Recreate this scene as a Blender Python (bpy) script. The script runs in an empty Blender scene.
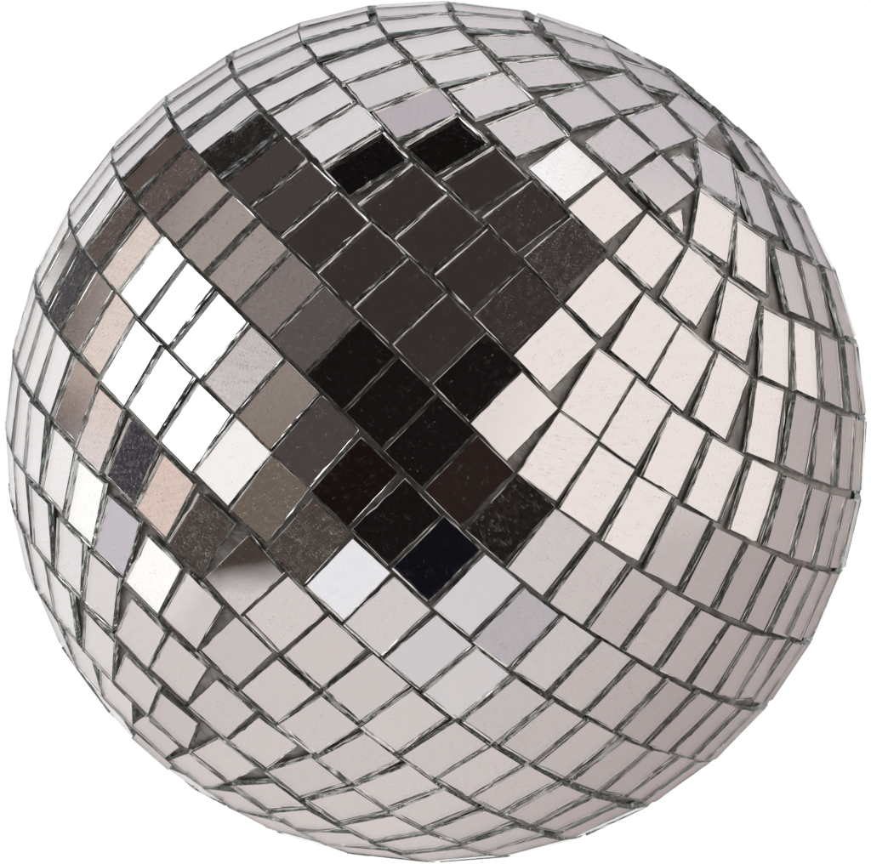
import bpy, math, json
import numpy as np
# ---------------------------------------------------------------- mirror ball, 20 cm across, on plain white
R = 0.1                                   # ball radius in metres
rng = np.random.default_rng(11)
# every mirror tile that faces the viewer: row, centre direction (3), roll, half width, half height, tilt (2, degrees)
TILES = json.loads('''[
[0,-0.7542,0.4899,0.4372,-0.4563,0.0531,0.0806,-1.87,-1.87,0.09],
[0,-0.7218,0.4495,0.5263,-0.4914,0.0525,0.0798,0.47,0.0,0.8],
[0,-0.6725,0.393,0.6271,-0.5646,0.0525,0.08,-0.47,0.0,0.9],
[0,-0.6211,0.3409,0.7057,-0.6137,0.053,0.0813,0.0,0.0,0.05],
[0,-0.5595,0.2774,0.781,-0.5973,0.0524,0.0804,-0.47,0.0,0.19],
[0,-0.4885,0.2061,0.8479,-0.6723,0.0532,0.0804,0.0,0.47,0.22],
[0,-0.4139,0.1329,0.9006,-0.7206,0.0529,0.0799,0.47,0.0,1],
[0,-0.3382,0.0573,0.9393,-0.7326,0.0528,0.0802,-2.33,1.4,0.9],
[0,-0.2581,-0.0218,0.9659,-0.7342,0.0533,0.0819,-0.47,0.47,0.4],
[0,-0.1724,-0.1076,0.9791,-0.7663,0.0531,0.0804,0.0,-0.47,0.08],
[0,-0.0834,-0.194,0.9775,-0.8078,0.0533,0.0797,0.0,-0.47,0.07],
[0,0.0019,-0.2725,0.9621,-0.7681,0.0528,0.0799,0.0,0.0,0.02],
[0,0.0902,-0.3512,0.932,-0.7107,0.0532,0.081,0.47,-0.47,0.06],
[0,0.1741,-0.4223,0.8896,-0.6645,0.0532,0.0807,0.0,-0.47,0.36],
[0,0.2593,-0.482,0.8369,-0.5997,0.053,0.0813,0.27,-0.74,0.29],
[0,0.3416,-0.5339,0.7735,-0.5571,0.053,0.0808,-0.12,0.07,0.35],
[0,0.4163,-0.581,0.6994,-0.4974,0.053,0.0805,-0.52,0.34,0.44],
[0,0.4879,-0.6209,0.6135,-0.4119,0.0529,0.0814,0.06,0.35,0.36],
[0,0.5536,-0.6509,0.5195,-0.3627,0.053,0.0818,0.34,-0.34,0.28],
[0,0.6088,-0.6738,0.4189,-0.2521,0.0532,0.0813,-0.28,-0.07,0.22],
[0,0.655,-0.6913,0.3052,-0.1553,0.0529,0.0805,0.26,0.3,0.27],
[1,-0.6749,0.6776,0.2921,-0.359,0.0529,0.0811,-0.25,-0.21,0.16],
[1,-0.6586,0.644,0.3892,-0.4518,0.0531,0.0813,-0.28,-0.2,0.27],
[1,-0.6279,0.6011,0.4943,-0.4886,0.0533,0.081,-0.08,-0.05,0.24],
[1,-0.5867,0.5519,0.5926,-0.493,0.0528,0.0809,0.93,0.0,0.9],
[1,-0.5335,0.4932,0.6872,-0.6197,0.0529,0.0802,1.87,0.47,0.8],
[1,-0.4751,0.4332,0.766,-0.6454,0.0526,0.0808,-0.47,0.0,0.9],
[1,-0.4067,0.3657,0.8372,-0.6818,0.0532,0.0803,0.0,0.47,1],
[1,-0.3337,0.293,0.896,-0.7163,0.0534,0.0803,-0.47,0.47,0.9],
[1,-0.2592,0.2197,0.9405,-0.7411,0.0538,0.0794,0.0,0.0,0.5],
[1,-0.1798,0.1421,0.9734,-0.7596,0.0539,0.0806,0.47,0.0,0.03],
[1,-0.0958,0.0604,0.9936,-0.7726,0.0535,0.0803,0.47,0.0,0.11],
[1,-0.0117,-0.0218,0.9997,-0.7707,0.0533,0.0807,0.0,0.0,0.08],
[1,0.0714,-0.105,0.9919,-0.773,0.0536,0.08,-0.47,0.47,0.1],
[1,0.1594,-0.185,0.9697,-0.7197,0.0531,0.0805,-4.2,0.0,0.6],
[1,0.2439,-0.259,0.9346,-0.6209,0.0531,0.0807,0.93,0.0,0.28],
[1,0.3306,-0.3262,0.8856,-0.5549,0.0528,0.0806,1.87,1.87,0.31],
[1,0.4142,-0.3822,0.8261,-0.4985,0.0527,0.0805,0.93,0.47,0.34],
[1,0.4925,-0.431,0.7561,-0.4274,0.0525,0.0814,-0.29,-0.09,0.41],
[1,0.568,-0.4728,0.6737,-0.3518,0.0529,0.0802,-0.59,-0.67,0.29],
[1,0.6362,-0.5043,0.5839,-0.2569,0.0528,0.0802,-0.34,-0.03,0.42],
[1,0.692,-0.5246,0.4959,-0.1276,0.0525,0.0809,0.28,0.85,0.34],
[1,0.7364,-0.5356,0.4134,-0.0039,0.0522,0.0811,-0.36,0.35,0.4],
[2,-0.5357,0.7766,0.3316,-0.4692,0.0529,0.0808,-0.21,-0.05,0.16],
[2,-0.513,0.7361,0.4417,-0.5468,0.0532,0.0802,-0.52,-0.52,0.21],
[2,-0.4749,0.6838,0.5539,-0.6182,0.0528,0.0809,-0.47,-0.93,0.11],
[2,-0.4328,0.6342,0.6407,-0.6487,0.0531,0.0812,0.0,0.0,0.5],
[2,-0.3698,0.5713,0.7327,-0.7018,0.0527,0.0801,0.47,0.0,0.08],
[2,-0.3066,0.5076,0.8052,-0.7212,0.0535,0.0805,0.0,0.47,0.05],
[2,-0.2373,0.435,0.8686,-0.7465,0.0536,0.0801,3.73,3.27,0.01],
[2,-0.1591,0.3596,0.9194,-0.759,0.0537,0.0799,0.0,0.0,0.09],
[2,-0.078,0.2799,0.9569,-0.7861,0.0536,0.0801,0.47,0.47,0.06],
[2,0.0056,0.2006,0.9797,-0.8009,0.0535,0.0799,0.0,0.47,0.11],
[2,0.0899,0.1162,0.9892,-0.8051,0.0531,0.0794,0.47,-0.93,0.1],
[2,0.169,0.0339,0.985,-0.7958,0.0528,0.0787,-2.33,1.87,0.11],
[2,0.2622,-0.0532,0.9635,-0.6029,0.0524,0.0787,0.0,0.0,0.44],
[2,0.3469,-0.1244,0.9296,-0.5388,0.0527,0.0788,0.0,0.0,0.34],
[2,0.4367,-0.1883,0.8797,-0.4542,0.0525,0.0777,0.0,0.47,0.38],
[2,0.5248,-0.2482,0.8142,-0.3639,0.0535,0.0788,-0.47,-1.87,0.28],
[2,0.6064,-0.2975,0.7374,-0.3503,0.0527,0.0792,-0.47,-0.47,0.22],
[2,0.6815,-0.3331,0.6516,-0.2895,0.0531,0.0805,0.58,-0.06,0.22],
[2,0.7452,-0.3611,0.5607,-0.2653,0.0529,0.0805,0.02,0.79,0.22],
[2,0.8044,-0.3831,0.454,-0.1754,0.0527,0.08,0.75,0.04,0.34],
[2,0.8459,-0.3925,0.3612,-0.1596,0.0528,0.0809,0.22,0.38,0.2],
[3,-0.384,0.8654,0.322,-0.6519,0.053,0.0803,0.59,-0.05,0.03],
[3,-0.3588,0.8174,0.4506,-0.6531,0.0532,0.0808,0.05,0.43,0.25],
[3,-0.321,0.7672,0.5553,-0.7443,0.053,0.0802,0.09,0.26,0.05],
[3,-0.27,0.712,0.6482,-0.7967,0.0529,0.0804,0.0,-0.47,0.15],
[3,-0.2089,0.6503,0.7304,-0.8363,0.0525,0.0794,-0.47,-0.93,0.16],
[3,-0.1511,0.582,0.799,-0.8469,0.0524,0.0781,0.0,0.47,0.08],
[3,-0.0715,0.5019,0.8619,-0.7998,0.0537,0.0793,-0.47,0.47,0.06],
[3,0.0074,0.4263,0.9045,-0.7992,0.0535,0.0799,0.47,0.0,0.11],
[3,0.0941,0.3481,0.9327,-0.8288,0.0535,0.0808,0.0,0.0,0.09],
[3,0.1768,0.2613,0.9489,-0.8186,0.0538,0.0792,-0.47,0.0,0.55],
[3,0.2564,0.1758,0.9504,-0.8069,0.053,0.0783,0.0,0.0,0.34],
[3,0.3484,0.0829,0.9337,-0.5968,0.0517,0.0801,0.47,-0.47,0.31],
[3,0.4309,0.0178,0.9022,-0.5835,0.0524,0.0796,0.47,-0.47,0.44],
[3,0.517,-0.0496,0.8546,-0.4689,0.0533,0.0792,0.0,0.0,0.23],
[3,0.6088,-0.1052,0.7864,-0.4151,0.054,0.0788,0.0,0.0,0.36],
[3,0.701,-0.1524,0.6967,-0.2928,0.0534,0.0803,-0.47,0.0,0.33],
[3,0.7803,-0.1871,0.5968,-0.2175,0.0528,0.0799,-0.47,0.0,0.18],
[3,0.8406,-0.2103,0.4991,-0.1421,0.053,0.0801,0.34,-0.04,0.25],
[3,0.8914,-0.2247,0.3935,-0.0752,0.0529,0.0811,0.67,0.07,0.43],
[4,-0.2308,0.9231,0.3076,-0.862,0.0529,0.0793,-1.04,-0.15,0.24],
[4,-0.2011,0.8797,0.4308,-0.915,0.0531,0.0806,0.58,0.0,0.02],
[4,-0.1567,0.824,0.5446,-0.9104,0.0529,0.0801,-0.15,-0.31,0.1],
[4,-0.1036,0.764,0.6368,-0.9928,0.0529,0.0787,3.73,0.93,0.02],
[4,-0.041,0.6997,0.7132,-1.0064,0.053,0.08,0.47,0.0,0.25],
[4,0.0245,0.625,0.7803,-0.8988,0.0529,0.0759,0.47,0.47,0.05],
[4,0.1082,0.547,0.8301,-0.9196,0.0525,0.0779,-0.47,0.47,0.01],
[4,0.1936,0.4642,0.8643,-0.9071,0.053,0.0801,0.0,0.0,0.44],
[4,0.2796,0.3806,0.8814,-0.8928,0.0525,0.0803,0.47,0.0,0.9],
[4,0.3626,0.2892,0.886,-0.8017,0.0522,0.0796,-0.93,0.47,0.26],
[4,0.4522,0.2049,0.868,-0.6638,0.0522,0.0825,0.47,0.0,0.18],
[4,0.534,0.1368,0.8343,-0.6329,0.0525,0.0821,0.0,0.0,0.28],
[4,0.6237,0.0759,0.7779,-0.5297,0.0532,0.082,-0.47,0.0,0.27],
[4,0.7262,0.0207,0.6872,-0.2425,0.0533,0.0811,0.0,0.0,0.32],
[4,0.8094,-0.0087,0.5872,-0.2473,0.0528,0.0805,0.93,-1.87,0.17],
[4,0.8715,-0.0327,0.4893,-0.1673,0.053,0.0808,0.39,0.47,0.21],
[4,0.929,-0.0476,0.367,-0.06,0.053,0.0809,0.18,-0.02,0.23],
[5,-0.0403,0.9215,0.3863,-1.2553,0.0531,0.0801,-0.31,0.25,0.14],
[5,0.0019,0.8685,0.4957,-1.1393,0.0529,0.0774,0.56,-0.57,0.1],
[5,0.0532,0.8104,0.5835,-1.193,0.0529,0.0781,0.41,-0.76,0.19],
[5,0.1223,0.7374,0.6642,-1.1185,0.0527,0.0781,-0.12,0.13,0.1],
[5,0.2002,0.6569,0.7269,-1.0718,0.0535,0.0784,0.0,0.93,0.42],
[5,0.2868,0.5694,0.7704,-0.9257,0.0534,0.0771,0.93,0.93,0.44],
[5,0.3704,0.4829,0.7935,-0.929,0.0535,0.0784,0.0,0.47,0.19],
[5,0.466,0.3941,0.7922,-0.8229,0.0536,0.0797,-0.47,0.47,0.23],
[5,0.5602,0.3164,0.7655,-0.7279,0.0523,0.0835,0.0,0.0,0.33],
[5,0.66,0.2429,0.7109,-0.5129,0.0533,0.0829,0.0,0.0,0.39],
[5,0.7523,0.1842,0.6326,-0.2897,0.0528,0.0815,0.47,0.93,0.19],
[5,0.8265,0.159,0.54,-0.2186,0.0528,0.0808,0.0,0.0,0.22],
[5,0.8912,0.136,0.4327,-0.19,0.0529,0.0801,-2.33,1.4,0.3],
[5,0.9496,0.1227,0.2883,-0.0842,0.0533,0.0809,0.0,-0.04,0.36],
[6,0.1329,0.9259,0.3537,-1.6508,0.0531,0.0798,-0.02,0.0,0.27],
[6,0.183,0.8658,0.4658,-1.4023,0.0533,0.0791,0.17,-0.47,0.41],
[6,0.2415,0.7983,0.5517,-1.3607,0.0526,0.0788,-0.36,0.39,0.39],
[6,0.3192,0.7168,0.6199,-1.1912,0.0529,0.0785,0.47,0.47,0.18],
[6,0.4085,0.6276,0.6627,-1.0067,0.0533,0.0779,0.0,-0.47,0.44],
[6,0.4989,0.5453,0.6736,-1.0588,0.0526,0.0791,-1.87,2.33,0.34],
[6,0.6139,0.4526,0.6468,-0.5995,0.0531,0.0805,0.47,0.0,0.19],
[6,0.7013,0.3867,0.5989,-0.488,0.0526,0.0801,0.47,0.47,0.24],
[6,0.7972,0.331,0.5048,-0.1822,0.0528,0.0801,0.93,0.93,0.34],
[6,0.8579,0.3102,0.4095,-0.2113,0.0527,0.0786,0.42,-0.05,0.28],
[6,0.92,0.2944,0.2589,-0.0235,0.0531,0.0807,-0.05,0.03,0.3],
[7,0.3524,0.8497,0.3923,-1.857,0.0524,0.0767,0.29,0.33,0.4],
[7,0.4165,0.7583,0.5016,-1.2887,0.0541,0.0801,0.47,0.0,0.4],
[7,0.5017,0.6769,0.5385,-1.2454,0.0536,0.0795,0.47,-0.93,0.32],
[7,0.628,0.5769,0.5223,-0.5473,0.0536,0.0784,0.0,0.0,0.39],
[7,0.724,0.5105,0.4638,-0.3203,0.0525,0.0795,0.47,0.0,0.28],
[7,0.8056,0.4706,0.3599,-0.2273,0.0527,0.0795,-0.14,0.22,0.44],
[8,0.5811,0.7172,0.3846,-1.1392,0.053,0.0794,0.0,0.0,0.34],
[8,0.711,0.6303,0.3119,-0.4032,0.0531,0.0804,0.98,0.06,0.44],
[-1,-0.8223,0.3206,0.4702,-0.4352,0.0532,0.0808,0.47,-0.47,0.8],
[-1,-0.7735,0.2675,0.5746,-0.5136,0.0528,0.0814,1.4,1.4,1],
[-1,-0.7229,0.215,0.6567,-0.568,0.0529,0.0813,-0.93,0.47,0.8],
[-1,-0.6679,0.1502,0.7289,-0.5912,0.0541,0.0819,-0.47,0.0,0.22],
[-1,-0.598,0.085,0.7969,-0.648,0.0542,0.0812,0.47,-0.47,0.07],
[-1,-0.5189,0.0078,0.8548,-0.6821,0.0535,0.0816,0.0,-0.47,0.17],
[-1,-0.4377,-0.0667,0.8966,-0.7433,0.0535,0.0809,0.47,0.0,0.1],
[-1,-0.3568,-0.1462,0.9227,-0.7185,0.0527,0.0809,0.47,0.0,0.9],
[-1,-0.2726,-0.236,0.9327,-0.7742,0.0531,0.0809,0.0,0.47,1],
[-1,-0.1869,-0.3173,0.9297,-0.7875,0.0533,0.0792,0.0,0.0,0.11],
[-1,-0.1036,-0.3981,0.9115,-0.7881,0.0531,0.08,0.0,0.0,0.21],
[-1,-0.0153,-0.4749,0.8799,-0.7896,0.0535,0.0802,0.26,0.26,0.08],
[-1,0.0684,-0.5452,0.8355,-0.754,0.0533,0.0806,0.92,0.5,0.09],
[-1,0.1526,-0.607,0.7799,-0.6872,0.0529,0.0798,0.47,-0.04,0.3],
[-1,0.2361,-0.6588,0.7143,-0.6041,0.0533,0.0799,-0.09,0.07,0.4],
[-1,0.3132,-0.7021,0.6395,-0.5169,0.0533,0.0799,-0.78,0.6,0.2],
[-1,0.3898,-0.7441,0.5425,-0.4054,0.0533,0.081,-0.22,-0.36,0.44],
[-1,0.4596,-0.7682,0.4457,-0.2426,0.053,0.0786,-0.15,0.32,0.43],
[-2,-0.9208,0.2117,0.3276,-0.3644,0.0532,0.0819,0.45,-0.12,0.09],
[-2,-0.8923,0.1724,0.4173,-0.4179,0.0529,0.0823,0.17,-0.01,0.2],
[-2,-0.8539,0.1275,0.5046,-0.4819,0.0529,0.0813,-0.47,-0.47,0.12],
[-2,-0.7947,0.0703,0.6029,-0.5231,0.0525,0.0804,4.2,-0.47,1],
[-2,-0.739,0.003,0.6737,-0.5349,0.0526,0.0817,0.0,0.0,0.8],
[-2,-0.6617,-0.0648,0.7469,-0.6194,0.0519,0.079,0.0,-0.47,1.0],
[-2,-0.5888,-0.1414,0.7959,-0.6641,0.0525,0.0792,-2.33,-0.93,0.9],
[-2,-0.5086,-0.2227,0.8317,-0.7226,0.0518,0.0783,0.47,-0.47,1],
[-2,-0.4141,-0.3122,0.855,-0.8883,0.0537,0.0796,-0.47,2.33,0.4],
[-2,-0.3267,-0.3943,0.8589,-0.8924,0.0537,0.0784,-0.47,0.0,0.27],
[-2,-0.2394,-0.4763,0.8461,-0.8506,0.0536,0.0781,0.24,-0.2,0.09],
[-2,-0.1482,-0.5544,0.819,-0.8587,0.0542,0.0794,0.17,-0.23,0.06],
[-2,-0.0682,-0.6317,0.7722,-0.8348,0.0533,0.0813,0.25,0.03,0.13],
[-2,0.0205,-0.698,0.7158,-0.8013,0.0542,0.0817,-0.32,0.5,0.18],
[-2,0.0978,-0.75,0.6542,-0.738,0.0535,0.0812,-0.03,-0.09,0.29],
[-2,0.1755,-0.7942,0.5818,-0.6685,0.0537,0.0815,-0.32,-0.16,0.37],
[-2,0.2488,-0.8355,0.49,-0.5361,0.0537,0.0807,-0.03,0.07,0.38],
[-2,0.3174,-0.8679,0.3822,-0.3915,0.0533,0.0801,0.39,-0.46,0.44],
[-3,-0.9401,0.0122,0.3406,-0.3172,0.0535,0.0835,-0.12,0.42,0.09],
[-3,-0.9023,-0.0281,0.4301,-0.3249,0.0531,0.0829,0.07,0.15,0.09],
[-3,-0.84,-0.0855,0.5359,-0.511,0.0538,0.0823,0.56,0.12,0.14],
[-3,-0.7748,-0.1579,0.6122,-0.5323,0.0535,0.0822,0.0,0.0,0.1],
[-3,-0.7016,-0.2313,0.674,-0.6138,0.0527,0.0786,0.47,0.47,0.2],
[-3,-0.6178,-0.3152,0.7204,-0.7606,0.0534,0.0794,-0.47,0.0,0.29],
[-3,-0.5316,-0.3933,0.7501,-0.77,0.0532,0.0791,-4.2,0.0,0.06],
[-3,-0.4345,-0.48,0.7621,-0.9278,0.0536,0.0786,0.24,-0.05,0.17],
[-3,-0.3456,-0.5662,0.7483,-0.9175,0.0537,0.0783,-0.14,-0.63,0.21],
[-3,-0.2558,-0.6411,0.7236,-0.9472,0.0538,0.0783,0.27,-0.04,0.16],
[-3,-0.1698,-0.7195,0.6734,-0.9529,0.0534,0.079,-0.11,0.25,0.28],
[-3,-0.084,-0.7854,0.6133,-0.9759,0.0537,0.0818,-0.23,-0.2,0.23],
[-3,-0.0042,-0.8397,0.543,-0.8508,0.0537,0.0813,-0.24,-0.47,0.27],
[-3,0.0798,-0.8853,0.4581,-0.749,0.0539,0.0806,0.84,-0.07,0.05],
[-3,0.1498,-0.9269,0.3441,-0.6088,0.0532,0.0805,-0.12,0.31,0.22],
[-4,-0.9396,-0.1596,0.3027,-0.3104,0.0538,0.0839,-1.1,-0.01,0.04],
[-4,-0.8889,-0.2123,0.4059,-0.4151,0.0531,0.0797,0.0,-0.34,0.25],
[-4,-0.8154,-0.2823,0.5053,-0.5929,0.0527,0.0788,0.16,-0.71,0.29],
[-4,-0.7415,-0.3528,0.5708,-0.6255,0.0531,0.0789,-0.0,0.3,0.02],
[-4,-0.6527,-0.4472,0.6116,-0.8655,0.0528,0.0797,-0.79,-0.52,0.24],
[-4,-0.5678,-0.5248,0.6342,-0.8637,0.0536,0.0797,-0.07,-0.03,0.22],
[-4,-0.4732,-0.6132,0.6325,-0.9793,0.053,0.0788,-0.26,0.09,0.27],
[-4,-0.3823,-0.689,0.6157,-0.9684,0.0521,0.0792,0.05,-0.51,0.1],
[-4,-0.2884,-0.7685,0.5712,-1.1441,0.0531,0.0799,-0.08,-0.49,0.22],
[-4,-0.199,-0.8376,0.5087,-1.1243,0.0529,0.0791,-0.78,-0.9,0.09],
[-4,-0.1195,-0.8931,0.4336,-1.1174,0.0528,0.079,0.31,-0.1,0.04],
[-4,-0.0414,-0.9351,0.352,-0.9657,0.0524,0.0784,0.63,-0.57,0.23],
[-5,-0.844,-0.3917,0.3663,-0.6301,0.0527,0.0787,-0.18,0.06,0.03],
[-5,-0.7548,-0.4807,0.4463,-0.8154,0.0529,0.0802,-0.11,0.12,0.22],
[-5,-0.6685,-0.5673,0.4809,-0.9712,0.0528,0.0799,-0.01,-0.27,0.1],
[-5,-0.5839,-0.6479,0.4892,-0.928,0.0532,0.0799,-0.87,-0.39,0.16],
[-5,-0.474,-0.7353,0.4845,-1.1562,0.0532,0.0794,0.55,0.21,0.27],
[-5,-0.3744,-0.8214,0.4302,-1.3918,0.0527,0.0791,0.43,-0.26,0.09],
[-5,-0.2959,-0.8801,0.3712,-1.2892,0.0525,0.0792,-0.12,-0.36,0.15],
[-6,-0.6346,-0.6911,0.346,-1.2579,0.0516,0.08,0.09,-0.03,0.12],
[-6,-0.5418,-0.7727,0.3306,-1.3049,0.0538,0.0798,0.11,0.57,0.07]
]''')
SHARDS = json.loads('''[{"n": [0.5588, 0.5888, 0.5839], "poly": [[-0.0115, -0.046], [0.0191, -0.0224], [0.0316, 0.0123], [0.0048, 0.0363], [-0.044, 0.0198]], "tilt": [0, 0], "label": "small broken piece of mirror beside the gap in the rows", "r": 0.999}, {"n": [0.5337, 0.4579, 0.711], "poly": [[-0.0154, -0.0127], [0.0012, -0.0368], [0.0163, -0.0042], [0.0271, 0.0368], [-0.0292, 0.017]], "tilt": [1, -1], "label": "small broken mirror corner wedged at the end of a row", "r": 0.999}]''')
AXIS = np.array([0.6494,0.7448,0.1536])
LAMP = {'pos': [-1.8994, 0.5323, 0.3299], 'dir': [-0.9506, 0.2643, 0.163], 'u': [0.0835, -0.2881, 0.9539], 'su': 1.4965, 'sv': 0.8597}
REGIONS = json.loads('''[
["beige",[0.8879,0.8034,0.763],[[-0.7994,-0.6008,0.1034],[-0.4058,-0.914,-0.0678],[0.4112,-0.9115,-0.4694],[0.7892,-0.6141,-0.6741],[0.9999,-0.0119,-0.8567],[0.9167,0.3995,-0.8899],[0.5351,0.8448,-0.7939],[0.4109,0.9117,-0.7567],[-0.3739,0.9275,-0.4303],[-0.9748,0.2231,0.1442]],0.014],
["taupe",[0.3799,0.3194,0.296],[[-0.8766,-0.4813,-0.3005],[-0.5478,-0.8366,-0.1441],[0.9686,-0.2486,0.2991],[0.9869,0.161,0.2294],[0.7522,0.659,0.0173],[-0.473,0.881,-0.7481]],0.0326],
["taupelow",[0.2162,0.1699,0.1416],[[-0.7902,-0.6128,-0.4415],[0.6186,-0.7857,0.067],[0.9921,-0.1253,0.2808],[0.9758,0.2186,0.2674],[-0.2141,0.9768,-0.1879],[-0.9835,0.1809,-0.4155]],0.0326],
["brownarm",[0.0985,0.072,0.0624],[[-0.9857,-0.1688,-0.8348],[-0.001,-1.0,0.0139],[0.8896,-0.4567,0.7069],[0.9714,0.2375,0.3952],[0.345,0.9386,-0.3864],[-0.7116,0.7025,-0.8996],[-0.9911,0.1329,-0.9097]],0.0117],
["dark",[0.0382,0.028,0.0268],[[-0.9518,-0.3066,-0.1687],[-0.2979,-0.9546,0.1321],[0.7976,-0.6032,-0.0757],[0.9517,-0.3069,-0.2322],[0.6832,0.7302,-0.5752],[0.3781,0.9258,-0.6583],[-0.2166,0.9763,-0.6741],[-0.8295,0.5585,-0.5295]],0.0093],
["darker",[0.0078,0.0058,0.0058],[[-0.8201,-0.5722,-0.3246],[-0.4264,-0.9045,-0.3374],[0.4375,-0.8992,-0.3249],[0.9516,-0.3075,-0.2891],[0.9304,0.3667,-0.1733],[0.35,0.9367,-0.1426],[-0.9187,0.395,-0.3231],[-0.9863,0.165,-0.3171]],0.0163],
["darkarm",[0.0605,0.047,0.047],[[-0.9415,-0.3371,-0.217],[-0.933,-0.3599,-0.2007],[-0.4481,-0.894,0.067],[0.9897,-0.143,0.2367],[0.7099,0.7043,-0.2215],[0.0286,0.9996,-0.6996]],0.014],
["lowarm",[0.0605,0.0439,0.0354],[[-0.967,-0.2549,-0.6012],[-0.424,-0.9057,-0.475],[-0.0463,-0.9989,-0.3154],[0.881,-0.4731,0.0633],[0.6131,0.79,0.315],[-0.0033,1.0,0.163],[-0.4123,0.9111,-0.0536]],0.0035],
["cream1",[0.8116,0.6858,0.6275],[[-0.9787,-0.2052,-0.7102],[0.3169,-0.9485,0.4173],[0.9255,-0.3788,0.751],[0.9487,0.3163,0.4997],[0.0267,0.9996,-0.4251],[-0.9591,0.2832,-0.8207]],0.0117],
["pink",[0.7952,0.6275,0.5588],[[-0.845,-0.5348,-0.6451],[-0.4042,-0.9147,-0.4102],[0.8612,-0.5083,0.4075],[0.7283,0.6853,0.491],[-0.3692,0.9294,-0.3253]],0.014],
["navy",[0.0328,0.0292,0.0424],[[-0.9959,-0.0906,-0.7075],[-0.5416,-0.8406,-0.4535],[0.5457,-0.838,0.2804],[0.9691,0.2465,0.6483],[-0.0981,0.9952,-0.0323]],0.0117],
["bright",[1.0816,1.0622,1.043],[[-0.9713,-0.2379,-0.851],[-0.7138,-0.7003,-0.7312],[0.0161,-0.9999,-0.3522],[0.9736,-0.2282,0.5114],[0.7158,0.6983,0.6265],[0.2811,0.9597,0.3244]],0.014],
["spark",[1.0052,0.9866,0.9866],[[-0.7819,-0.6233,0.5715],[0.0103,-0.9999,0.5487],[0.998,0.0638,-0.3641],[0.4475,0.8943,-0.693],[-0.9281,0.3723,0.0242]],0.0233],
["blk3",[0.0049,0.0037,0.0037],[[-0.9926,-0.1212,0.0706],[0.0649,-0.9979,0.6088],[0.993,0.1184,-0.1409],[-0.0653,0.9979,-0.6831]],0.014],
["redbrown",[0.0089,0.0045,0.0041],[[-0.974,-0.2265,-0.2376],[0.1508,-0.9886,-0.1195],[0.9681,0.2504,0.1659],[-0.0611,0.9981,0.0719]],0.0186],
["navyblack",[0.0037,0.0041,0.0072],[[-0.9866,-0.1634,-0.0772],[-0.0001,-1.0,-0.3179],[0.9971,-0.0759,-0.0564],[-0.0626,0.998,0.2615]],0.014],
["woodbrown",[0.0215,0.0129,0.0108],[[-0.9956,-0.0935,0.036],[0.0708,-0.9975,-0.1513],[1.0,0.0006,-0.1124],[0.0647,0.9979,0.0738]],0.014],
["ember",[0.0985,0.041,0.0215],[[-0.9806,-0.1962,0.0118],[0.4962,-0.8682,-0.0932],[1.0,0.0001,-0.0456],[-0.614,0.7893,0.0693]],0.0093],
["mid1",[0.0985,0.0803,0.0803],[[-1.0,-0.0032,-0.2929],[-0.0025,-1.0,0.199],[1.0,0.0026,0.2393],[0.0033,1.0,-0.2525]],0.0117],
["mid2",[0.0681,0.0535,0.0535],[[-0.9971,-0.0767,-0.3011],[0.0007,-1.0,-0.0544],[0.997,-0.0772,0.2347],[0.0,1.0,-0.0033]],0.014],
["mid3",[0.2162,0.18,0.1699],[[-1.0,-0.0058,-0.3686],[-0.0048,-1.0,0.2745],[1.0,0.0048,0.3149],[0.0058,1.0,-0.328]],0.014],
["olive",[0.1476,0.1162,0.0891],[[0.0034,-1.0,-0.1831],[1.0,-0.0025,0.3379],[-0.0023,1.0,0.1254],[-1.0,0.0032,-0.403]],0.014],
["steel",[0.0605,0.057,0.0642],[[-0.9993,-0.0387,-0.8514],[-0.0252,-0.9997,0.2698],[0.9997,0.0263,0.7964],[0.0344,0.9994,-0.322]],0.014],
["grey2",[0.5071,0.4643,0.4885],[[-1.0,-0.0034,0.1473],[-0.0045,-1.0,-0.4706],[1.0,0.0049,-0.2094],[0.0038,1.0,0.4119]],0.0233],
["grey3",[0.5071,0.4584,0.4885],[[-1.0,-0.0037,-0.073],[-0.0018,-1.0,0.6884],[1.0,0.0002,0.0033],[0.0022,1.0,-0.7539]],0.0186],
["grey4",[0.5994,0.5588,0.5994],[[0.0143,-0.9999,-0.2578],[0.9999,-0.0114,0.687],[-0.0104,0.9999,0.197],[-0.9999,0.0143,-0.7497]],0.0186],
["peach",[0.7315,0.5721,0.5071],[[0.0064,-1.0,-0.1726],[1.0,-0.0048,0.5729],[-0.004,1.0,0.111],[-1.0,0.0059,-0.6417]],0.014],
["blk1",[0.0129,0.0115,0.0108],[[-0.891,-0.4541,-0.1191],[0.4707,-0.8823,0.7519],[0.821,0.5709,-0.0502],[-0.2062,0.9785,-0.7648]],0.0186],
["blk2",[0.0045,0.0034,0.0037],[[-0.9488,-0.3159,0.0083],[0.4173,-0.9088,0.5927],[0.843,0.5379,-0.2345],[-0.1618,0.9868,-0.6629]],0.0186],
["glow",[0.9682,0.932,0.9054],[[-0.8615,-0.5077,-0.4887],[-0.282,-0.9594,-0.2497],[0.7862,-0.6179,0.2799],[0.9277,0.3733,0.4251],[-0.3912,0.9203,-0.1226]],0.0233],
["glow2",[0.8535,0.8366,0.862],[[-0.9963,-0.0864,-0.2578],[0.0036,-1.0,-0.3669],[0.9887,-0.1502,0.1071],[0.0577,0.9983,0.3311]],0.0186]
]''')

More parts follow.
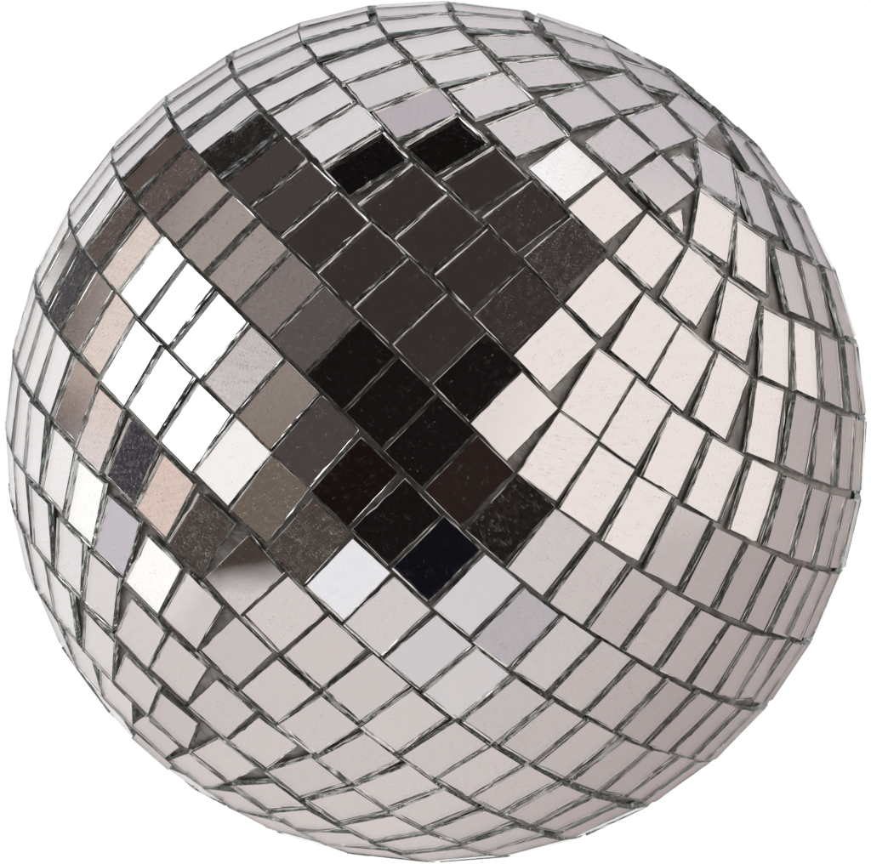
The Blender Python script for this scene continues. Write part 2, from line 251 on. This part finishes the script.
def W(v):                                 # ball frame (x right, y up, z to the viewer) -> world
    return np.array([v[0], -v[2], v[1]])
def norm(v): return v / np.linalg.norm(v)
def frame(n, roll):
    e = norm(np.cross([0, 1, 0], n)); v = np.cross(n, e)
    return math.cos(roll)*e + math.sin(roll)*v, -math.sin(roll)*e + math.cos(roll)*v

scene = bpy.context.scene
col = scene.collection

# ---------------------------------------------------------------- node helpers
class NT:
    def __init__(s, tree): s.t = tree; s.n = tree.nodes; s.l = tree.links
    def put(s, sock, val):
        if isinstance(val, bpy.types.NodeSocket): s.l.new(val, sock)
        elif val is not None: sock.default_value = val
    def node(s, kind, **kw):
        nd = s.n.new(kind)
        for k, v in kw.items(): setattr(nd, k, v)
        return nd
    def math(s, op, a, b=None, c=None, clamp=False):
        nd = s.node('ShaderNodeMath', operation=op, use_clamp=clamp)
        for i, v in enumerate((a, b, c)): s.put(nd.inputs[i], v)
        return nd.outputs[0]
    def sep(s, v):
        nd = s.node('ShaderNodeSeparateXYZ'); s.put(nd.inputs[0], v); return nd.outputs
    def step(s, v, a, b, smooth=True):
        nd = s.node('ShaderNodeMapRange', interpolation_type='SMOOTHSTEP' if smooth else 'LINEAR')
        s.put(nd.inputs['Value'], v); nd.inputs['From Min'].default_value = a; nd.inputs['From Max'].default_value = b
        return nd.outputs[0]
    def mix(s, f, a, b):
        nd = s.node('ShaderNodeMix', data_type='RGBA'); s.put(nd.inputs[0], f)
        s.put(nd.inputs[6], a if not isinstance(a, (list, tuple, np.ndarray)) else (*[float(x) for x in a], 1))
        s.put(nd.inputs[7], b if not isinstance(b, (list, tuple, np.ndarray)) else (*[float(x) for x in b], 1))
        return nd.outputs[2]

def lin(c):
    c = np.array(c)/255.; return np.where(c <= .04045, c/12.92, ((c+.055)/1.055)**2.4)

# ---------------------------------------------------------------- surround of the ball: reflected tones painted into the world by direction
GAIN = 0.9
world = bpy.data.worlds.new('World'); scene.world = world; world.use_nodes = True
wt = NT(world.node_tree); wt.n.clear()
tc = wt.node('ShaderNodeTexCoord')
off = wt.node('ShaderNodeVectorMath', operation='ADD'); wt.l.new(tc.outputs['Generated'], off.inputs[0]); off.inputs[1].default_value = (0, -1, 0)
nrm = wt.node('ShaderNodeVectorMath', operation='NORMALIZE'); wt.l.new(off.outputs[0], nrm.inputs[0])
hx, _, hy = wt.sep(nrm.outputs[0])
hv_ = wt.node('ShaderNodeCombineXYZ'); wt.put(hv_.inputs[0], hx); wt.put(hv_.inputs[1], hy); hv_.inputs[2].default_value = 1
def lc(ax, ay, c=0.0):
    d = wt.node('ShaderNodeVectorMath', operation='DOT_PRODUCT'); wt.l.new(hv_.outputs[0], d.inputs[0]); d.inputs[1].default_value = (ax, ay, c)
    return d.outputs['Value']
def L(c): return lin(c)/GAIN
c = wt.mix(wt.step(lc(-.6, .8), -.1, .9), L((203,194,192)), L((213,208,211)))
c = wt.mix(wt.step(lc(.7, .7), .55, .95), c, L((190,183,188)))
c = wt.mix(wt.step(lc(.85, -.5), .35, .85), c, L((171,160,158)))
c = wt.mix(wt.step(lc(-1, 0), .62, .92), c, L((229,225,225)))
px_, py_ = wt.math('SUBTRACT', hx, .08), wt.math('ADD', hy, .42)
rad = wt.math('SQRT', wt.math('ADD', wt.math('MULTIPLY', px_, px_), wt.math('MULTIPLY', py_, py_)))
c = wt.mix(wt.step(wt.math('MULTIPLY', rad, -1.0), -.30, -.08), c, L((202,197,199)))
# uneven brightness put into the pale surround, so tile tones vary
nz = wt.node('ShaderNodeTexNoise'); wt.l.new(hv_.outputs[0], nz.inputs['Vector']); nz.inputs['Scale'].default_value = 7; nz.inputs['Detail'].default_value = 2
k = wt.math('MULTIPLY_ADD', nz.outputs[0], .36, .82)
kc = wt.node('ShaderNodeVectorMath', operation='SCALE'); wt.l.new(c, kc.inputs[0]); wt.put(kc.inputs['Scale'], k); c = kc.outputs[0]
for name, colour, edges, soft in REGIONS:  # light and dark patches added to the world for particular tiles to mirror
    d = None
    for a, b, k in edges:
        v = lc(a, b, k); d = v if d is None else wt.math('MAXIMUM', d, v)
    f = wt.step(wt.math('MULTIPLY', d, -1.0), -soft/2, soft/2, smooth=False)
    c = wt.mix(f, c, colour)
# the plain white sweep behind the ball
dy = wt.sep(tc.outputs['Generated'])[1]
c = wt.mix(wt.step(dy, .965, .985), c, (1.03, 1.03, 1.03))
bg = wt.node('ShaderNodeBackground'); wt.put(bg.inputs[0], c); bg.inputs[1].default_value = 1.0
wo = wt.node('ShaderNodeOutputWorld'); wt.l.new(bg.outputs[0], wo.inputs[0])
world.cycles.sampling_method = 'MANUAL'; world.cycles.sample_map_resolution = 1024

# soft box to the left of the ball, the white patch seen in the tiles
li = bpy.data.lights.new('soft_box', 'AREA'); li.shape = 'RECTANGLE'; li.size = LAMP['su']; li.size_y = LAMP['sv']
li.energy = 2.2*math.pi*LAMP['su']*LAMP['sv']; li.color = (1, .985, .97)
lo = bpy.data.objects.new('soft_box', li); col.objects.link(lo)
from mathutils import Matrix, Vector
def place(o, pos, X, Y, Z):
    M = Matrix.Identity(4)
    for i in range(3): M[i][0], M[i][1], M[i][2], M[i][3] = float(X[i]), float(Y[i]), float(Z[i]), float(pos[i])
    o.matrix_world = M
cz = W(LAMP['dir']); cu = W(LAMP['u']); cu = norm(cu - cz*(cu@cz)); place(lo, W(LAMP['pos']), cu, np.cross(cz, cu), cz)

# ---------------------------------------------------------------- materials
def mat(name):
    m = bpy.data.materials.new(name); m.use_nodes = True; t = NT(m.node_tree); t.n.clear(); return m, t
def local(t):
    tc = t.node('ShaderNodeTexCoord'); at = t.node('ShaderNodeAttribute', attribute_name='tid')
    cx = t.node('ShaderNodeCombineXYZ')
    for i in range(3): t.l.new(at.outputs['Fac'], cx.inputs[i])
    ad = t.node('ShaderNodeVectorMath', operation='ADD'); t.l.new(tc.outputs['Object'], ad.inputs[0]); t.l.new(cx.outputs[0], ad.inputs[1])
    return ad.outputs[0], at.outputs['Fac']
def noise(t, vec, scale, detail=2, rough=.5, dist=0):
    n = t.node('ShaderNodeTexNoise'); t.l.new(vec, n.inputs['Vector']); n.inputs['Scale'].default_value = scale
    n.inputs['Detail'].default_value = detail; n.inputs['Roughness'].default_value = rough; n.inputs['Distortion'].default_value = dist
    return n.outputs[0]

glass, t = mat('mirror_glass')
vec, tid = local(t)
dust = t.node('ShaderNodeAttribute', attribute_name='dust').outputs['Fac']
front = t.node('ShaderNodeAttribute', attribute_name='front').outputs['Fac']
# short curly fibres: a thin band of a noise field, cut to pieces by a second one
n1 = noise(t, vec, 520, 1.5, .45, 1.2); n2 = noise(t, vec, 700, 1.0)
def band(v, c, w): return t.math('SUBTRACT', 1.0, t.step(t.math('ABSOLUTE', t.math('SUBTRACT', v, c)), w*.3, w))
cutm = t.math('GREATER_THAN', n2, t.math('MULTIPLY_ADD', dust, -.12, .60))
fib = t.math('MULTIPLY', t.math('MAXIMUM', band(n1, .5, .012), band(n1, .62, .010)), cutm)
v = t.node('ShaderNodeTexVoronoi'); t.l.new(vec, v.inputs['Vector']); v.inputs['Scale'].default_value = 1500
rnd = t.sep(v.outputs['Color'])
hit = t.math('LESS_THAN', v.outputs['Distance'], t.math('MULTIPLY_ADD', rnd[1], .16, .08))
sp = t.math('MULTIPLY', hit, t.math('LESS_THAN', rnd[0], t.math('MULTIPLY_ADD', dust, .42, .02)))
haze = t.math('MULTIPLY', t.math('MULTIPLY', dust, dust), t.step(noise(t, vec, 1500, 3, .8, .5), .40, .75))
m1 = t.math('MULTIPLY', fib, t.math('MULTIPLY_ADD', dust, .50, .06, clamp=True))
m1 = t.math('MAXIMUM', m1, t.math('MULTIPLY', sp, t.math('ADD', t.math('MULTIPLY_ADD', rnd[2], .4, .08), t.math('MULTIPLY', t.math('MULTIPLY', dust, dust), .4), clamp=True)))
m1 = t.math('ADD', m1, t.math('MULTIPLY', haze, .16), clamp=True)
m1 = t.math('ADD', m1, .004, clamp=True)
m1 = t.math('MULTIPLY', m1, front)
gl = t.node('ShaderNodeBsdfGlass'); gl.inputs['IOR'].default_value = 1.5; t.put(gl.inputs['Color'], t.mix(front, (.95, .98, .968), (1, 1, 1)))
t.put(gl.inputs['Roughness'], t.math('MULTIPLY', t.math('SUBTRACT', 1.0, front), .10))
df = t.node('ShaderNodeBsdfDiffuse'); df.inputs[0].default_value = (.80, .77, .74, 1)
ms = t.node('ShaderNodeMixShader'); t.put(ms.inputs[0], m1); t.l.new(gl.outputs[0], ms.inputs[1]); t.l.new(df.outputs[0], ms.inputs[2])
# the snapped edges are partly frosted
ed = t.node('ShaderNodeBsdfDiffuse'); ed.inputs[0].default_value = (.86, .92, .89, 1)
es = t.node('ShaderNodeMixShader'); t.l.new(ms.outputs[0], es.inputs[1]); t.l.new(ed.outputs[0], es.inputs[2])
t.put(es.inputs[0], t.math('MULTIPLY', t.math('SUBTRACT', 1.0, front), t.math('MULTIPLY_ADD', t.step(n2, .45, .65), .18, .03)))
ou = t.node('ShaderNodeOutputMaterial'); t.l.new(es.outputs[0], ou.inputs['Surface'])

silver, t = mat('silvered_back')
vec, tid = local(t)
gs = t.node('ShaderNodeBsdfGlossy'); gs.inputs['Roughness'].default_value = .008; gs.inputs['Color'].default_value = (.93, .93, .93, 1)
bp = t.node('ShaderNodeBump'); bp.inputs['Strength'].default_value = .6; bp.inputs['Distance'].default_value = .000005
t.put(bp.inputs['Height'], noise(t, vec, 90, 1.5)); t.l.new(bp.outputs[0], gs.inputs['Normal'])
ou = t.node('ShaderNodeOutputMaterial'); t.l.new(gs.outputs[0], ou.inputs['Surface'])

core, t = mat('grey_glue_and_plastic')
tc = t.node('ShaderNodeTexCoord')
pb = t.node('ShaderNodeBsdfPrincipled')
n = noise(t, tc.outputs['Object'], 120, 4, .6)
t.put(pb.inputs['Base Color'], t.mix(t.step(n, .3, .7), (.22, .205, .19), (.62, .61, .58)))
pb.inputs['Roughness'].default_value = .16; pb.inputs['Specular IOR Level'].default_value = .8
bp = t.node('ShaderNodeBump'); bp.inputs['Strength'].default_value = .6; bp.inputs['Distance'].default_value = .0014
t.put(bp.inputs['Height'], noise(t, tc.outputs['Object'], 220, 3, .6, .6)); t.l.new(bp.outputs[0], pb.inputs['Normal'])
ou = t.node('ShaderNodeOutputMaterial'); t.l.new(pb.outputs[0], ou.inputs['Surface'])

# ---------------------------------------------------------------- one cut glass tile
TH = .014
def outline(hw, hh):
    """hand-cut rectangle, counter clockwise, with small nicks"""
    P = []
    cs = [(-hw, -hh), (hw, -hh), (hw, hh), (-hw, hh)]
    for i in range(4):
        a, b = np.array(cs[i]), np.array(cs[(i+1) % 4]); k = 9 if i % 2 else 6
        nn = norm(np.array([b[1]-a[1], a[0]-b[0]]))
        for j in range(k):
            s = j/k + (rng.uniform(-.25, .25)/k if j else 0)
            w = rng.normal(0, .0002)
            if j and rng.random() < .03: w -= rng.uniform(.0008, .0025)
            if j == 0: w = -abs(rng.normal(0, .0003))
            P.append(a + (b-a)*s + nn*w)
    return P
def tile_geo(P, dust):
    n = len(P); cen = np.mean(P, 0)
    # which side of the cut each point lies on, so that the snapped edge runs in long ridges
    side = [int(((math.degrees(math.atan2(p[1]-cen[1], p[0]-cen[0]))+360+57) % 360)//90) for p in P]
    def ring(z, amp):
        o4 = rng.uniform(-.35, 1, 4)*amp; tilt = rng.uniform(-.0008, .0008, 4)
        out = []
        for i, p in enumerate(P):
            d = norm(p-cen); k = side[i]
            out.append([*(p + d*(o4[k] + tilt[k]*math.sin(i) + rng.normal(0, .00018))), z])
        return out
    v = [[*p, 0.0] for p in P]; zs = sorted(rng.uniform(.12, .9, 3))
    for z in zs: v += ring(-TH*z, .0016)
    v += ring(-TH, .0008)
    f = [list(range(n))]; front = [1.0]; mi = [0]
    for r in range(4):
        for i in range(n):
            j = (i+1) % n; f.append([r*n+i, (r+1)*n+i, (r+1)*n+j, r*n+j]); front.append(0.0); mi.append(0)
    f.append([4*n+i for i in reversed(range(n))]); front.append(0.0); mi.append(1)
    return np.array(v)*R, f, front, mi, [dust]*len(f)
def pose(n, roll, tx=0, ty=0):
    a, b = frame(n, roll); z = norm(n + math.radians(tx)*a + math.radians(ty)*b)
    a = norm(a - z*(a@z)); b = np.cross(z, a); return a, b, z
def build(name, geos, parent):
    me = bpy.data.meshes.new(name); V = []; F = []; fr = []; mi = []; du = []; td = []; o = 0
    for v, f, a, m, d in geos:
        V += [tuple(x) for x in v]; F += [[i+o for i in q] for q in f]; o += len(v); fr += a; mi += m; du += d; td += [rng.random()*3]*len(f)
    me.from_pydata(V, [], F); me.materials.append(glass); me.materials.append(silver)
    for nm, vals in (('front', fr), ('dust', du), ('tid', td)):
        at = me.attributes.new(nm, 'FLOAT', 'FACE'); at.data.foreach_set('value', vals)
    me.polygons.foreach_set('material_index', mi); me.update()
    o = bpy.data.objects.new(name, me); col.objects.link(o); o.parent = parent; return o

ball = bpy.data.objects.new('disco_ball', None); col.objects.link(ball); ball.empty_display_size = .02
ball['label'] = 'round silver disco ball covered in rows of small rectangular mirror tiles, on plain white'
ball['category'] = 'disco ball'

import bmesh
bm = bmesh.new(); bmesh.ops.create_icosphere(bm, subdivisions=6, radius=R*.980)
me = bpy.data.meshes.new('plastic_core'); bm.to_mesh(me); bm.free()
for p in me.polygons: p.use_smooth = True
me.materials.append(core); co = bpy.data.objects.new('plastic_core', me); col.objects.link(co); co.parent = ball

# fill the rows round the back and the rim: same pitch, starting where the listed tiles end
e1 = norm(np.cross([0, 0, 1.], AXIS)); e2 = np.cross(AXIS, e1)
allt = []
rows = {}
for T in TILES:
    n = norm(np.array(T[1:4])); rows.setdefault(T[0], []).append((math.degrees(math.atan2(n@e1, n@e2)), math.degrees(math.asin(n@AXIS))))
    allt.append((n, T[4], T[5]*1.025, T[6]*1.006, T[7], T[8], T[9]))
shard_n = [norm(np.array(s['n'])) for s in SHARDS]
def add(lat, lon):
    la, lo_ = math.radians(lat + rng.normal(0, .15)), math.radians(lon + rng.normal(0, .25))
    n = AXIS*math.sin(la) + math.cos(la)*(math.cos(lo_)*e2 + math.sin(lo_)*e1)
    if any(n@s > math.cos(.085) for s in shard_n) or any(n@q[0] > math.cos(.098) for q in allt): return
    east = norm(np.cross(AXIS, n)); a, b = frame(n, 0)
    roll = math.atan2(east@b, east@a) + rng.normal(0, .02)
    allt.append((n, roll, rng.normal(.0545, .0004), rng.normal(.0800, .0006), rng.normal(0, .4), rng.normal(0, .4), rng.uniform(.1, .5)))
STEP = 6.78
rowlat = {r: v for r, v in rows.items()}
for r, v in rows.items():
    v.sort(); st = STEP/math.cos(math.radians(np.mean([x[1] for x in v])))
    for (l0, a0), (l1, a1) in zip(v, v[1:]):
        k = int(round((l1-l0)/st))
        for j in range(1, k):
            if (l1-l0)/k > st*.93: add(a0+(a1-a0)*j/k, l0+(l1-l0)*j/k)
    gap = v[0][0]+360-v[-1][0]; k = max(1, int(gap/st)); 
    for j in range(1, k):
        s = j/k; add(v[-1][1]*(1-s)+v[0][1]*s, v[-1][0]+gap*s)
for lat in (-70.2, -79.6): 
    k = int(360*math.cos(math.radians(lat))/STEP)
    for j in range(k): add(lat, 360*j/k + lat*3)
add(-89.5, 0)

order = sorted(range(len(allt)), key=lambda i: -(allt[i][0]@np.array([0, 0, 1.]) - .08)*allt[i][2]*allt[i][3])
big = set(order[:97])
rest = []
for i, (n, roll, hw, hh, tx, ty, du) in enumerate(allt):
    g = tile_geo(outline(hw, hh), du); a, b, z = pose(n, roll, tx, ty)
    n2 = n*(1 + rng.normal(0, .0008))
    if i in big:
        o = build('mirror_tile', [g], ball); place(o, W(n2)*R, W(a), W(b), W(z))
    else:
        M = np.stack([W(a), W(b), W(z)], 1); rest.append((g[0]@M.T + W(n2)*R, *g[1:]))
o = build('mirror_tiles', rest, ball); o['kind'] = 'stuff'
for s in SHARDS:
    n = norm(np.array(s['n'])); P = []
    q = [np.array(p) for p in s['poly']]
    for i in range(len(q)):
        for j in range(3): P.append(q[i]+(q[(i+1) % len(q)]-q[i])*j/3 + rng.normal(0, .0006, 2))
    g = tile_geo(P, .5); a, b, z = pose(n, 0, *s['tilt'])
    o = build('mirror_shard', [g], ball); place(o, W(n*s['r'])*R, W(a), W(b), W(z)); o['label'] = s['label']

# ---------------------------------------------------------------- camera: long lens, square on
cam = bpy.data.cameras.new('camera'); co = bpy.data.objects.new('camera', cam); col.objects.link(co)
co.location = (0, -10*R, 0); co.rotation_euler = (math.pi/2, 0, 0)
cam.sensor_width = 36; cam.lens = 36*429.0*math.sqrt(99)/871; cam.shift_y = -.5/871
cam.clip_start = .05; cam.clip_end = 100
scene.camera = co
scene.view_settings.view_transform = 'Standard'; scene.view_settings.look = 'None'; scene.view_settings.exposure = 0; scene.view_settings.gamma = 1
scene.render.engine = 'CYCLES'
cy = scene.cycles; cy.max_bounces = 11; cy.transmission_bounces = 10; cy.glossy_bounces = 7; cy.diffuse_bounces = 2; cy.use_adaptive_sampling = True; cy.adaptive_threshold = .035
cy.sample_clamp_indirect = 4; cy.blur_glossy = .2; cy.use_denoising = True
